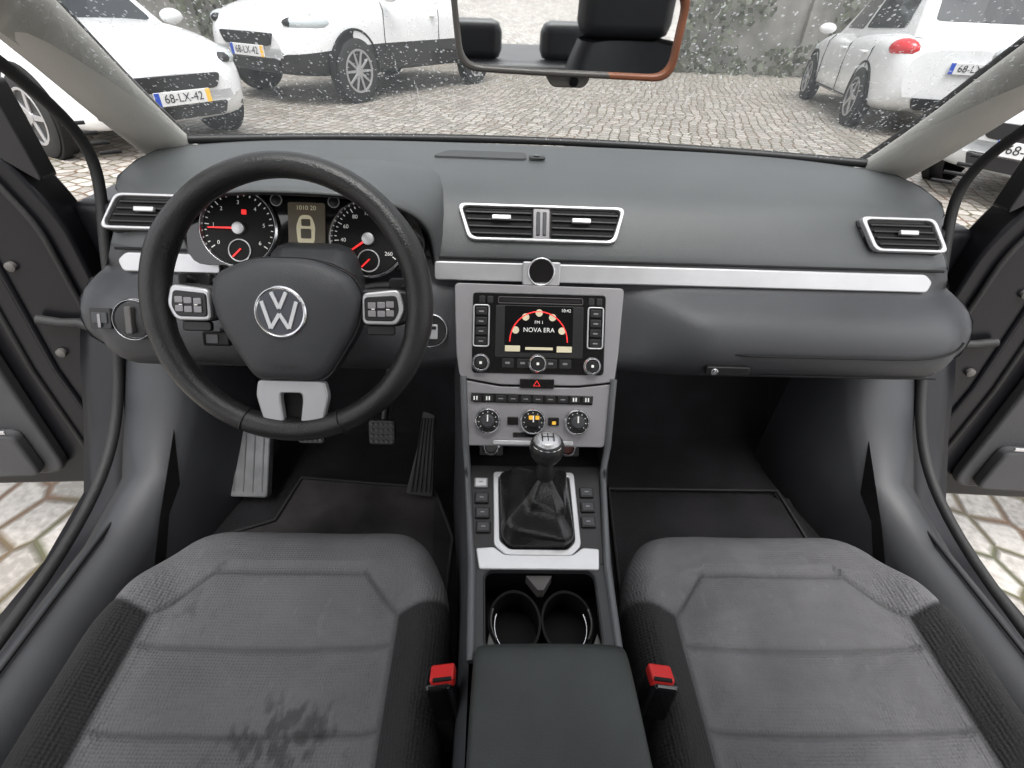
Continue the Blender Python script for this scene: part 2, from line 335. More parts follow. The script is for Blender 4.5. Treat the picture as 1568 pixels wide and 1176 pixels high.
for s,k in((-1,'left'),(1,'right')):
    prof=[(.66,.31),(.675,.42),(.70,.452),(.745,.46),(.775,.44),(.785,.405),(.83,.40),(.865,.395),(.875,.36),(.875,.16)]
    P=[]
    for y in [-1.2,-.4,0,.2,.4,.55,.68,.76,.82,.88,.94]:
        up=ss(.62,.95,y)*.34
        P.append([V((s*(x-(.055*ss(.6,.9,y) if i<4 else 0)),y,z+(up if 0<i<5 else (up*1.1 if i in(5,6,7,8) else 0)))) for i,(x,z) in enumerate(prof)])
    grid('sill_trim_'+k,P,[sill,paintk],cb,mi=lambda i,j:0 if j<5 else 1)
    tube('sill_step_'+k,[V((s*.738,y,.4635)) for y in(-.6,0,.3,.5,.6)],.003,blackpl,cb)
    tube('door_seal_'+k,[V((s*.79,-.6,.43)),V((s*.79,.3,.43)),V((s*.79,.6,.45)),V((s*.785,.75,.55)),V((s*.775,.83,.7)),V((s*.765,.88,.86)),V((s*.757,.95,.98)),V((s*.742,.87,1.09)),V((s*.722,.72,1.20)),V((s*.69,.54,1.32))],.009,rubber,cb,smooth=True)
    mesh('kick_panel_'+k,[(s*.665,.45,.31),(s*.665,1.2,.31),(s*.69,1.2,.9),(s*.70,.88,.9),(s*.68,.80,.6),(s*.67,.6,.45)],[[0,1,2,3,4,5]],carpet,cb)
    box('jamb_'+k,(s*.765,1.0,.62),(.10,.2,.60),paintk,cb,.02)
    for z in(.48,.56,.78): box('hinge_%s'%k,(s*.83,.885,z),(.07,.05,.035),mgrey,cb,.006)
    box('wing_'+k,(s*.83,1.45,.5),(.1,.7,.6),paintk,cb,.04)
    path=[((.725,1.14,.94),.05),((.715,1.06,.99),.052),((.695,.93,1.085),.05),((.672,.79,1.20),.052),((.64,.6,1.32),.056),((.59,.35,1.42),.06)]
    P=[]
    for i,(p,r) in enumerate(path):
        p=V(p); t=(V(path[min(i+1,5)][0])-V(path[max(i-1,0)][0])).normalized()
        sd=t.cross(V((0,0,1))).normalized(); up=sd.cross(t)
        ring=[]
        for a in range(14):
            an=2*math.pi*a/14; q=p+sd*math.cos(an)*r*1.0+up*math.sin(an)*r*.62; ring.append(V((s*q.x,q.y,q.z)))
        P.append(ring)
    grid('a_pillar_trim_'+k,P,beige,cb,closed_u=True,sub=1)
    P2=[[V((s*(abs(q.x)+.028),q.y+.035,q.z+.012)) for q in r] for r in P]
    grid('a_pillar_outer_'+k,P2,paintk,cb,closed_u=True,sub=1)
    for q in range(4): tube('pillar_clip_'+k,[V((s*(.742+.003*q),.985-.016*q,.985+.018*q)),V((s*(.768+.002*q),.965-.016*q,.985+.018*q))],.003,doortrim,cb)
    P=[]
    for z,yc,wd in((.40,.13,.24),(.48,.11,.20),(.6,.07,.13),(.8,.0,.08),(1.1,-.06,.07),(1.4,-.12,.07)):
        P.append([V((s*(x),yc+d*wd,z)) for x,d in((.735,-1),(.725,-.5),(.725,.5),(.74,1),(.80,1.03),(.80,-1.03))])
    grid('b_pillar_'+k,P,blackpl,cb,closed_u=True,sub=1)
# ------------------------------------------------------------ windscreen
ws=E('windshield',(0,.85,1.2))
def wpt(x,s):
    y=1.18-.76*s-.11*(x/.7)**2*(1-s*.4); z=.985+.445*s; return V((x*(1-.12*s),y,z))
gl=bpy.data.materials.new('windscreen_glass'); gl.use_nodes=True; n=gl.node_tree; n.nodes.clear()
o=n.nodes.new('ShaderNodeOutputMaterial'); mixs=n.nodes.new('ShaderNodeMixShader'); tr=n.nodes.new('ShaderNodeBsdfTransparent'); gs=n.nodes.new('ShaderNodeBsdfGlossy'); gs.inputs['Roughness'].default_value=.02
tr.inputs['Color'].default_value=(.98,.99,.985,1); lw=n.nodes.new('ShaderNodeMath'); lw.operation='MULTIPLY'; fr=n.nodes.new('ShaderNodeFresnel'); lw.inputs[1].default_value=.35
n.links.new(fr.outputs[0],lw.inputs[0]); n.links.new(lw.outputs[0],mixs.inputs[0]); n.links.new(tr.outputs[0],mixs.inputs[1]); n.links.new(gs.outputs[0],mixs.inputs[2]); n.links.new(mixs.outputs[0],o.inputs[0])
grid('glass',[[wpt(-.72+1.44*i/20,j/10) for i in range(21)] for j in range(11)],gl,ws)
dm=bpy.data.materials.new('water_drop'); dm.use_nodes=True; n=dm.node_tree; n.nodes.clear()
o=n.nodes.new('ShaderNodeOutputMaterial'); mixs=n.nodes.new('ShaderNodeMixShader'); tr=n.nodes.new('ShaderNodeBsdfTransparent'); gs=n.nodes.new('ShaderNodeBsdfTranslucent'); gs.inputs['Color'].default_value=(.75,.77,.79,1)
mixs.inputs[0].default_value=.5; n.links.new(tr.outputs[0],mixs.inputs[1]); n.links.new(gs.outputs[0],mixs.inputs[2]); n.links.new(mixs.outputs[0],o.inputs[0])
vs=[];fs=[]
def drop(x,s,r,st):
    c=wpt(x,s); nn=V((0,.52,.85)); ex=V((1,0,0)); ey=V((0,.85,-.52))
    k=len(vs); vs.append(c+nn*r*.8)
    for a in range(6):
        an=a*2*math.pi/6; vs.append(c+nn*.0004+ex*math.cos(an)*r*random.uniform(.7,1.2)+ey*math.sin(an)*r*st)
    fs.extend([[k,k+1+a,k+1+(a+1)%6] for a in range(6)])
for i in range(9500):
    x=random.uniform(-.7,.7); s=random.uniform(0.02,.85)
    if noise.noise(V((x*4,s*3,0)))<random.uniform(-.55,.15)-.15*(s>.3): continue
    drop(x,s,random.choice((.0007,.0009,.0010,.0012,.0015,.0019)),random.choice((1,1,1.3,1.7)))
for i in range(40):
    x=random.uniform(-.65,.65); s=random.uniform(.25,.7)
    for k in range(random.randint(6,20)):
        drop(x+random.gauss(0,.0012),s-k*.005,random.choice((.0007,.0009,.0012)),1.8)
mesh('raindrops',vs,fs,dm,ws)
tube('cowl_edge',[wpt(-.7+1.4*i/20,.0)+V((0,-.004,.004)) for i in range(21)],.008,blackpl,ws)
# ------------------------------------------------------------ dashboard
db=E('dashboard',(0,.8,.85))
prof=[(1.18,.96,.70),(1.17,.987,.70),(1.09,.994,.70),(.98,.996,.69),(.89,.989,.68),(.845,.978,.67),(.812,.958,.662),(.777,.915,.668),(.764,.895,.677),(.766,.890,.678),(.754,.864,.69),(.742,.857,.70),(.70,.847,.712),(.674,.829,.718),(.660,.80,.72),(.659,.77,.718),(.674,.74,.71),(.73,.70,.70),(.90,.68,.69),(1.10,.68,.69)]
def dpt(j,u):
    y,z,wd=prof[j]; x=u*wd
    e_=abs(u)**6
    if j<6: y-=.10*abs(u)**3*(1-j/7); z-=.012*e_
    if j>=11:
        yc=.733-(.862-z)*.672+.035; k=ss(.12,.27,abs(x)); y=max(y,yc)*(1-k)+y*k
        y+=.05*ss(.9,1,abs(u))
    else: y+=.015*ss(.93,1,abs(u))
    return V((x,y,z))
us=[]
for i in range(81):
    t=-1+i/40; us.append(math.copysign(1-(1-abs(t))**1.25,t) if abs(t)>0 else 0)
P=[[dpt(j,u) for u in us] for j in range(len(prof))]
grid('dash_shell',P,[pad,lower],db,mi=lambda i,j:0 if i<8 else 1,sub=1)
for s in(0,-1):
    vv=[P[j][s] for j in range(len(prof))]+[V((P[0][s].x*.97,1.15,.68))]
    mesh('dash_end',vv,[list(range(len(vv)))],lower,db)
FG=Fr((0,1.0,.9968),(1,0,0),(0,1,.0))
prism('speaker_grille',FG,rnd([(-190,-22),(-20,-22),(-20,26),(-165,26)],12),-4,1.0,M('grille_mesh',(.07,.075,.077),.6,bump=1,bscale=500,vor=True),db,.6)
prism('sensor',FG,rect(-16,-25,14,-8,5),0,4,blackpl,db,2); prism('sensor_lens',FG,circ(-2,-16,5),4,6,gloss,db)
FS=Fr((0,.756,.8785),(1,0,0),(0,.37,.93))
def strip(nm,x0,x1,endL,endR):
    return prism(nm,FS,rnd([(x0+endL,14),(x1-endR,14),(x1,2),(x1-6,-15),(x0,-15)] if endR else [(x0,2),(x0+endL,14),(x1,14),(x1,-15),(x0+6,-15)],6),-6,5,silver,db,2.5)
strip('silver_strip_passenger',-168,640,0,14); strip('silver_strip_driver',-655,-500,14,0)
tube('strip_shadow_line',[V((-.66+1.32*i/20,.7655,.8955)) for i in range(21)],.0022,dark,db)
prism('clock_tile',FS,rect(-29,-19,30,17,3),0,14,silver,db,2); prism('clock_face',FS,[p for p in circ(0,2,20) if p[1]>-16],13,16,gloss,db,.5); ftube('clock_ring',FS,circ(0,2,20.5),15,1.6,chrome,db)
def vent(nm,F,out,cells,tabs):
    o2=rnd(out,12,5); cx=sum(p[0] for p in out)/len(out); cy=sum(p[1] for p in out)/len(out)
    prism(nm+'_back',F,o2,-20,1,blackpl,db,1)
    inn=[(cx+(a-cx)*(1-6/max(40,abs(out[0][0]-cx))),cy+(b_-cy)*.84) for a,b_ in o2]
    ringp(nm+'_frame',F,inn,o2,-8,8,silver,db,2)
    for (a0,a1,sl0,sl1,b0,b1) in cells:
        prism(nm+'_hole',F,rnd([(a0+sl0,b0),(a1+sl1,b0),(a1,b1),(a0,b1)],4),1,2,dark,db)
        for k in range(4):
            t=(k+.5)/4; bb=b0+(b1-b0)*t; l0=a0+sl0*(1-t)+2; l1=a1+sl1*(1-t)-2
            prism(nm+'_slat',F,[(l0,bb-1.3),(l1,bb-1.3),(l1,bb+1.6),(l0,bb+1.6)],2,6,blackpl,db,.8)
    for a,b_ in tabs: prism(nm+'_tab',F,rect(a-15,b_-4,a+15,b_+3.5,2),5,12,silver,db,1.5)
FV=Fr((0,.7985,.940),(1,0,0),(0,.61,.79))
vent('centre_vent',FV,[(-116,-28),(118,-28),(133,30),(-134,30)],[(-112,-14,-12,0,22,-22),(14,113,0,12,22,-22)],[(-64,8),(62,6)])
prism('vent_divider',FV,rect(-14,-24,12,24,2),1,7,stackm,db,1.5)
prism('vent_wheel',FV,rect(-9,-19,-3,19,2),6,9,lower,db,1.5); prism('vent_wheel',FV,rect(1,-19,7,19,2),6,9,lower,db,1.5)
for s,nm in((-1,'left'),(1,'right')):
    F=Fr((-.60 if s<0 else .58,.791,.943),(1,.0*s,0),(0,.61,.79))
    vent(nm+'_vent',F,[(-48,-27),(74,-27),(52,28),(-72,28)] if s>0 else [(-74,-27),(48,-27),(72,28),(-52,28)],[(-38,64,-20,-18,20,-20)] if s>0 else [(-64,38,18,20,20,-20)],[(6*s,3)])
FL=Fr((-.62,.668,.826),(1,0,0),(0,.45,.89))
lathe('light_switch_base',FL,[(31,-10),(31,4),(29,7),(27,3)],18,0,chrome,db); lathe('light_switch_knob',FL,[(27,0),(26,6),(8,9)],18,0,blackpl,db); prism('light_switch_bar',FL,rect(13,-20,23,20,3),6,16,mgrey,db,2)
prism('dimmer_panel',FL,rect(-44,-14,-14,16,3),-2,5,blackpl,db,1); prism('dimmer_wheel',FL,rect(-40,-6,-18,10,2),4,7,lower,db,1); prism('dimmer_mark',FL,rect(-31,-12,-27,8,2),7,8,stackm,db)
FI=Fr((-.172,.70,.80),(1,0,0),(0,.5,.86))
lathe('ignition_ring',FI,[(27,-20),(27,5),(25,7),(23,3)],0,0,chrome,db); lathe('ignition_face',FI,[(23,0),(23,4)],0,0,blackpl,db); prism('ignition_key_slot',FI,rect(-9,-13,11,10,2),2,9,silver,db,1); prism('ignition_label',FI,rect(-7,2,9,7,1),9,10,blackpl,db)
tube('glovebox_seam',[V((.24,.700,.79))]+[V((x,.6565,.793)) for x in(.30,.35,.45,.55,.62)]+[V((.66,.662,.805)),V((.665,.668,.82))],.0018,dark,db,smooth=True)
tube('glovebox_seam',[V((.25,.72,.745))]+[V((x,.6700,.748)) for x in(.32,.4,.5,.6,.66)],.0016,dark,db,smooth=True)
FGl=Fr((.30,.661,.765),(1,0,0),(0,0,1)); prism('glovebox_handle',FGl,rect(-35,-8,35,8,5),-2,7,blackpl,db,2); lathe('glovebox_lock',FGl,[(6,5),(6,9),(3,10)],-22,0,chrome,db,20)
tube('fuse_cover_seam',[V((-.60,.662,.78)),V((-.585,.664,.765)),V((-.55,.662,.755)),V((-.48,.665,.75))],.0014,dark,db,smooth=True)
# ---------------- instrument binnacle
HC=-.355
P=[]
for (y,hh,zt,wd) in((1.04,.0,.975,.14),(.95,.01,.995,.175),(.87,.03,1.006,.20),(.79,.06,1.013,.203),(.715,.075,1.012,.197),(.705,.078,1.006,.188),(.715,.07,.998,.18),(.76,.06,.99,.175)):
    row=[]
    for i in range(25):
        a=math.pi*i/24; ca,sa=math.cos(a),math.sin(a)
        zb=.972 if y>.85 else (.93 if y>.77 else .885)
        if y>1: zb=.965
        yy=y+ (1-sa)*(.05 if y<.77 else .02)
        row.append(V((HC-wd*math.copysign(abs(ca)**.75,ca),yy,zb+(zt-zb)*sa**.55)))
    P.append(row)
grid('binnacle_hood',P,[pad,blackpl],db,mi=lambda i,j:0 if i<5 else 1,sub=1)
FC=Fr((HC,.752,.935),(1,0,0),(0,.5,.866))
prism('cluster_face',FC,rnd([(-175,-52),(170,-52),(178,0),(140,58),(-140,60),(-180,5)],30),-30,0,gloss,db,1)
def gauge(a,b_,r,labels,needle,nm):
    lathe(nm+'_bezel',FC,[(r+4,0),(r+4,7),(r+1,10),(r-2,3)],a,b_,chrome,db,48)
    prism(nm+'_dial',FC,circ(a,b_,r-2,40),1,4,mattblack,db)
    N=len(labels)
    for k in range((N-1)*4+1):
        an=math.radians(215-250*k/((N-1)*4)); r0=(r-10 if k%4==0 else r-7)
        p=[(a+q*math.cos(an)-d*math.sin(an),b_+q*math.sin(an)+d*math.cos(an)) for q,d in((r0,-.6),(r-4,-.6),(r-4,.6),(r0,.6))]
        prism(nm+'_tick',FC,p,4,5,whitee,db)
    for k,t in enumerate(labels):
        an=math.radians(215-250*k/(N-1)); text(nm+'_num',FC,t,a+(r-17)*math.cos(an),b_+(r-17)*math.sin(an),5,8,whitee,db)
    an=math.radians(needle); p=[(a+q*math.cos(an)-d*math.sin(an),b_+q*math.sin(an)+d*math.cos(an)) for q,d in((6,-1.4),(r-10,-.8),(r-10,.8),(6,1.4))]
    prism(nm+'_needle',FC,p,6,8,redl,db); lathe(nm+'_hub',FC,[(9,4),(9,9),(4,10)],a,b_,silver,db,24)
    ftube(nm+'_sub',FC,circ(a,b_-32,16),5,1,silver,db); prism(nm+'_subneedle',FC,[(a-11,b_-41),(a-9,b_-42),(a+3,b_-30),(a+1,b_-29)],5,6,redl,db)
gauge(-98,2,54,['0','1','2','3','4','5','6'],180,'tachometer'); gauge(92,-8,54,['20','40','60','80','100','140','180','220','260'],215,'speedometer')
prism('cluster_display',FC,rect(-26,-38,28,42,3),1,4,M('lcd_brown',(.10,.085,.06),.4,emis=.2),db)
prism('lcd_car_outline',FC,rnd([(-12,-18),(12,-18),(14,8),(8,24),(-8,24),(-14,8)],6),4,5,screenc,db); prism('lcd_car_in',FC,rect(-7,-10,8,4,2),5,6,M('lcd_b2',(.10,.085,.06),.4),db)
prism('lcd_car_roof',FC,rect(-6,8,7,18,2),5,6,M('lcd_b3',(.10,.085,.06),.4),db)
prism('lcd_bar',FC,rect(-22,-35,24,-28,1),4,5,screenc,db); text('lcd_text',FC,'1010 20',1,34,5,9,screenc,db); text('lcd_text',FC,'180496 730',1,-31.5,6,6,blackpl,db)
prism('cluster_warning',FC,rect(-93,22,-86,29,1),5,6,redl,db)
for a in(-42,42): lathe('cluster_button',FC,[(8,0),(8,6),(5,8)],a,44,blackpl,db,20); ftube('cluster_button_ring',FC,circ(a,44,8,20),6,.8,silver,db)
box('column_shroud',(-.335,.67,.865),(.13,.16,.10),lower,db,.03,Matrix.Rotation(math.radians(25),3,'X'))
# ------------------------------------------------------------ centre stack
cs=E('center_console',(0,.6,.7))
K=1.03
FK=Fr((0,.733,.862),(1,0,0),(0,.558,.83))
kp=lambda pts:[(a*K,b_*K) for a,b_ in pts]
def kpr(nm,pts,c0,c1,mt,bv=0): return prism(nm,FK,kp(pts),c0,c1,mt,cs,bv)
kpr('stack_upper',rnd([(-131,5),(128,3),(122,-100),(117,-141),(60,-148),(-60,-148),(-121,-138),(-127,-100)],8),-45,6,stackm,2)
kpr('stack_lower',rnd([(-119,-141),(-60,-151),(60,-151),(115,-144),(105,-243),(-113,-243)],6),-45,5,stackm,2)
kpr('radio_bezel',rect(-103,-131,100,-8,7),0,8,gloss,1.5)
kpr('cd_slot',rect(-62,-22,62,-17,2),7,9,dark); ftube('cd_edge',FK,kp(rect(-64,-24,64,-15,2)),8.5,.7,mgrey,cs)
for a in(-88,78): 
    for d in(0,12): kpr('eject_button',rect(a+d-5,-25,a+d+4,-14,2),7,10,blackpl,1)
kpr('screen_surround',rect(-68,-106,66,-27,3),7,9,blackpl,1)
kpr('screen',rect(-54,-98,50,-28,2),9,9.6,M('screen_dark',(.006,.006,.007),.1,emis=0))
arc=[( -2+ 44*math.cos(t),-82+46*math.sin(t)) for t in [math.pi*i/16 for i in range(17)]]
ftube('screen_arc',FK,kp(arc),10,.9,redl,cs,False)
for t in(.12,.32,.5,.68,.88):
    a=-2+38*math.cos(math.pi*t); b_=-80+42*math.sin(math.pi*t); kpr('screen_icon',circ(a,b_,5.5,16),9.8,10.4,screenc)
kpr('screen_tab',rect(-53,-97,-30,-88),9.8,10.4,screenc); kpr('screen_tab',rect(26,-97,49,-88),9.8,10.4,screenc)
text('screen_text',FK,'NOVA ERA',-2,-66,10.6,10,whitee,cs); text('screen_text',FK,'FM 1',-2,-54,10.6,7,whitee,cs); text('screen_text',FK,'10:42',40,-35,10.6,7,whitee,cs)
kpr('screen_tab_mid',rect(-22,-94,20,-90),9.8,10.4,screenc)
for x0,x1 in((-101,-78),(73,96)):
    ftube('button_column_trim',FK,kp(rect(x0,-90,x1,-28,4)),9,1.3,silver,cs)
    for k in range(4): kpr('side_button',rect(x0+3,-43-15*k,x1-3,-31-15*k,2),8,11,blackpl,1); kpr('side_button_mark',rect(x0+8,-38.5-15*k,x1-8,-36.5-15*k),11,11.3,stackm)
for a,b_,r in((-89,-115,13),(80,-117,13),(-3,-115,13.5)):
    lathe('radio_knob',FK,[(r+1,6),(r+1,16),(r-2,20),(r-4,17),(r-5,17)],a*K,b_*K,chrome,cs,36); lathe('radio_knob_cap',FK,[(r-4,16),(r-4,19.5),(3,20)],a*K,b_*K,blackpl,cs,30); kpr('knob_mark',rect(a-2,b_-2,a+2,b_+2,1),20,20.5,whitee)
for a in(-48,-25,18,40): kpr('radio_button',rect(a-9,-122,a+9,-108,2),7,9.5,blackpl,.8); kpr('radio_mark',rect(a-4,-116,a+3,-113),9.5,9.9,stackm)
kpr('hazard_button',rect(-29,-153,24,-138,3),4,9,gloss,1); ftube('hazard_triangle',FK,kp([(-8,-149),(2,-149),(-3,-141)]),9.5,.8,redl,cs)
kpr('climate_strip',rnd([(-103,-161),(85,-163),(84,-177),(-100,-176)],2),4,8,gloss,1)
for k in range(10):
    a=-96+k*19; kpr('climate_button',rect(a-7,-174,a+8,-164,1.5),8,9.5,blackpl,.5); 
    if k in(0,1,8,9): kpr('seat_heat_mark',rect(a-3,-172,a-1,-166),9.5,10,whitee); kpr('seat_heat_mark',rect(a+1,-172,a+3,-166),9.5,10,whitee)
    else: kpr('climate_mark',rect(a-3,-170,a+4,-168.5),9.5,10,stackm)
for a in(-77,-8,60):
    lathe('climate_dial_ring',FK,[(20,4),(20.5,14),(18,17),(16,12)],a*K,-203*K,chrome,cs,40); lathe('climate_dial',FK,[(16,8),(16,12),(14,13)],a*K,-203*K,blackpl,cs,36)
    lathe('climate_knob',FK,[(11,12),(10.5,21),(8,23)],a*K,-203*K,lower if a!=-8 else blackpl,cs,30); kpr('climate_pointer',rect(a-1,-203,a+1,-193),23,24,whitee)
    for k in range(9):
        an=math.radians(220-260*k/8); kpr('climate_tick',circ(a+13.3*math.cos(an),-203+13.3*math.sin(an),.8,6),12.8,13.6,whitee)
for a in(-2,-12): kpr('climate_icon',rect(a-3,-199,a+3,-193,1),23.5,24.3,amber)
for x0 in(-47,16): kpr('climate_side_button',rect(x0,-210,x0+17,-197,2),4,8,gloss,1)
kpr('climate_lamp',rect(22,-208,28,-203,1),8,9,amber); kpr('climate_lower',rect(-38,-229,20,-221,2),4,7,gloss,1); kpr('climate_lip',rect(-68,-240,55,-233,2),4,12,silver,1.5)
for s in(-1,1):
    top=[(.76,.86,.128),(.73,.845,.130),(.655,.745,.121),(.596,.655,.115),(.585,.605,.112),(.43,.578,.098),(.30,.575,.093),(.1,.56,.093),(-.3,.56,.093)]
    P=[[V((s*x,y,z)) for y,z,x in top],[V((s*(x+.012),y+.012,z-.02)) for y,z,x in top],[V((s*(x+.016),y+.03,min(z-.04,.52))) for y,z,x in top],[V((s*(x+.03),y+.05,.31)) for y,z,x in top]]
    grid('console_side',P,sill,cs,sub=1)
    tube('console_edge_trim',[V((s*x*.985,y-.006,z+.004)) for y,z,x in top[2:7]],.0055,edgem,cs,smooth=False)
mesh('tray',[(-.112,.60,.603),(.112,.60,.603),(.105,.73,.606),(-.105,.73,.606),(-.105,.73,.70),(.105,.73,.70),(-.115,.62,.66),(.115,.62,.66)],[[0,1,2,3],[3,2,5,4],[4,5,7,6],[0,3,4,6],[1,2,5,7]],dark,cs)
for x in(-.073,.055):
    F=Fr((x,.618,.628),(1,0,0),(0,.5,.866)); lathe('power_socket_ring',F,[(15,-15),(15,3),(11,5),(10,-10)],0,0,chrome,cs,30); prism('socket_hole',F,circ(0,0,10,24),-6,-2,M('socket_cap',(.12,.03,.02),.5) if x>0 else mgrey,cs); prism('socket_plate',F,rect(-20,-16,20,16,4),-12,-3,blackpl,cs,1)
FP=Fr((0,.513,.594),(1,0,0),(0,.988,.155))
prism('shifter_panel',FP,rnd([(-108,84),(108,84),(93,-86),(-93,-86)],4),-14,0,blackpl,cs,1.5)
o_=rnd([(-69,68),(63,68),(62,-60),(46,-76),(-48,-76),(-66,-60)],7); i_=rnd([(-60,59),(54,59),(53,-53),(41,-66),(-43,-66),(-57,-53)],5)
ringp('shifter_frame',FP,i_,o_,-2,6,silver,cs,2)
prism('silver_base',FP,rnd([(-92,-64),(-66,-62),(-50,-74),(48,-74),(64,-62),(88,-64),(84,-96),(-86,-96)],4),0,5,silver,cs,2)
for a,b_,mt in((-88,48,silver),(-86,20,lower),(-84,-6,lower),(-82,-30,lower),(80,32,lower),(79,6,lower),(77,-20,lower)):
    prism('console_button',FP,rect(a-11,b_-9,a+11,b_+9,2),-1,4,stackm if mt is silver else blackpl,cs,1.5); prism('console_button_face',FP,rect(a-9,b_-7,a+9,b_+7,2),3,5,silver if mt is silver else lower,cs,1)
    prism('console_button_mark',FP,rect(a-3,b_-1,a+3,b_+1),5,5.4,stackm,cs)
prism('cup_floor',Fr((0,.36,.505),(1,0,0),(0,1,0)),rect(-90,-64,90,64,6),-5,0,mattblack,cs,1)
FCu=Fr((0,.363,.578),(1,0,0),(0,1,0))
ringp('cup_frame',FCu,rnd([(-78,55),(76,55),(72,-58),(-74,-58)],16,5),rnd([(-96,66),(94,66),(90,-66),(-92,-66)],5,5),-6,3,sill,cs,2)
ftube('cup_frame_edge',FCu,rnd([(-79,56),(77,56),(73,-59),(-75,-59)],16,5),3,1.6,blackpl,cs)
for s in(-1,1):
    ringp('cup_ring',FCu,circ(s*36,-4,33,40,42),circ(s*36,-4,36,40,46),-70,-26,mattblack,cs)
    arcp=[(s*(36+32*math.cos(t)),-4+40*math.sin(t)) for t in [-.7+1.1*i/12 for i in range(13)]]
    ftube('cup_clip',FCu,arcp,-22,1.5,mgrey,cs,False); ftube('cup_clip',FCu,[(a-s*5,b_) for a,b_ in arcp],-36,1.2,chrome,cs,False)
prism('cup_divider',FCu,[(-20,53),(18,53),(4,30),(-4,30)],-25,-6,mgrey,cs,1.5)
for s in(-1,1): prism('cup_corner',FCu,[(s*70,-30),(s*60,-50),(s*74,-52)],-20,-4,mgrey,cs,1.5)
mesh('cup_wall',[(-.092,.425,.575),(.092,.425,.575),(.092,.425,.50),(-.092,.425,.50),(-.092,.295,.575),(.092,.295,.575),(.092,.295,.50),(-.092,.295,.50)],[[0,1,2,3],[4,5,6,7],[0,4,7,3],[1,5,6,2]],mattblack,cs)
ar=E('armrest',(0,.1,.6)); P=[]
for y,z,wd,th in((.300,.56,.077,.0),(.307,.575,.086,.01),(.306,.60,.089,.03),(.297,.616,.090,.05),(.278,.622,.092,.06),(.1,.624,.095,.06),(-.1,.622,.097,.06),(-.3,.62,.097,.06)):
    P.append([V((x*wd+.004,y,z-d)) for x,d in((-1,th+.02),(-1.02,.022),(-.99,.008),(-.93,.001),(-.4,-.002),(.4,-.002),(.93,.001),(.99,.008),(1.02,.022),(1,th+.02))])
grid('armrest_lid',P,armm,ar,sub=2)
# ------------------------------------------------------------ gear lever
gv=E('gear_shift_lever',(0,.515,.65))
rings=[]
base=rnd([(-58,58),(52,58),(51,-52),(39,-65),(-41,-65),(-55,-52)],10,5)
top=V((.006,.516,.672))
for k in range(13):
    t=k/12; row=[]
    for i,(a,b_) in enumerate(base):
        p0=FP(a,b_,1); an=math.atan2(b_-6,a+2); tr_=top+V((math.cos(an)*.013,math.sin(an)*.013,0))
        p=p0.lerp(tr_,ss(0,1,t)*.4+t*.6); p.z=p0.z+(top.z-p0.z)*(t**1.0)
        wv=.006*math.sin(an*5+t*5)*math.sin(math.pi*t)+.005*math.sin(t*15+an*2)*math.sin(math.pi*t)
        p+=V((math.cos(an),math.sin(an),0))*(wv+.012*math.sin(math.pi*t)); row.append(p)
    rings.append(row)
grid('leather_boot',rings,M('boot_leather',(.012,.012,.012),.26,bump=.3,bscale=300,var=.3,vscale=20),gv,closed_u=True,sub=1)
FN=Fr((.006,.514,.675),(1,0,0),(0,.98,-.1))
lathe('lever_collar',FN,[(13,-5),(14,6),(12,14),(10,26)],0,0,blackpl,gv,30)
lathe('knob_body',FN,[(10,22),(17,28),(22,36),(24.5,46),(24,54),(21,60)],0,0,leather,gv,40)
lathe('knob_ring',FN,[(22.5,54),(22.6,57),(21,59.5),(19,60)],0,0,chrome,gv,40); lathe('knob_cap',FN,[(19,59),(18,62),(14,65),(7,66.5),(2,67)],0,0,silver,gv,40)
for x in(-8,0,8): prism('shift_gate',FN,rect(x-.7,-8,x+.7,8),64.5,67.4,blackpl,gv)
prism('shift_gate',FN,rect(-8,-.7,8,.7),64.5,67.5,blackpl,gv)
# ------------------------------------------------------------ steering wheel
sw=E('steering_wheel',(-.333,.584,.907))
FW=Fr((-.333,.586,.905),(1,0,0),(0,.454,.891)); R0=166
rows=[]
for i in range(97):
    a=2*math.pi*i/96; ring=[]
    grip=1+.16*(math.exp(-((math.cos(a)-.92)/.12)**2)+math.exp(-((math.cos(a)+.92)/.12)**2))*(1 if math.sin(a)>-.2 else .4)
    for j in range(16):
        b_=2*math.pi*j/16; rr=R0+15.5*grip*math.cos(b_); c=18*grip*math.sin(b_); ring.append(FW(rr*math.cos(a),rr*math.sin(a),c))
    rows.append(ring)
grid('rim',rows,leather,sw,closed_u=True)
for a0 in(math.radians(25),math.radians(155),math.radians(-68),math.radians(-112)):
    tube('rim_stitch',[FW((R0+16.5*math.cos(b_))*math.cos(a0),(R0+16.5*math.cos(b_))*math.sin(a0),19*math.sin(b_)) for b_ in [2*math.pi*k/20 for k in range(21)]],.0009,blackpl,sw)
FH=FW.sub(0,9,0)
q=.84
sp=lambda pts:[(a*q,b_*q) for a,b_ in pts]
hub=rnd(sp([(-45,55),(45,55),(98,30),(113,0),(102,-48),(76,-90),(52,-128),(-50,-128),(-73,-90),(-98,-48),(-110,0),(-100,30)]),26,5)
rws=[]
for s_,c in((1,-22),(1,4),(.985,13),(.95,18),(.85,22),(.6,26),(.3,28),(.02,28.5)):
    rws.append([FH(a*s_,-22+(b_+22)*s_,c) for a,b_ in hub])
grid('airbag_cover',rws,airbag,sw,closed_u=True)
ringp('hub_seam',FH,[(a*1.0,b_) for a,b_ in hub],[(a*1.035,b_*1.035) for a,b_ in hub],-20,4,blackpl,sw,1)
by=-24*q
lathe('badge_ring',FH,[(32,20),(32,29),(30,31),(27.5,29.5)],0,by,chrome,sw,44)
prism('badge_back',FH,circ(0,by,27.6,40),20,30.2,M('badge_blue_grey',(.06,.065,.08),.35),sw)
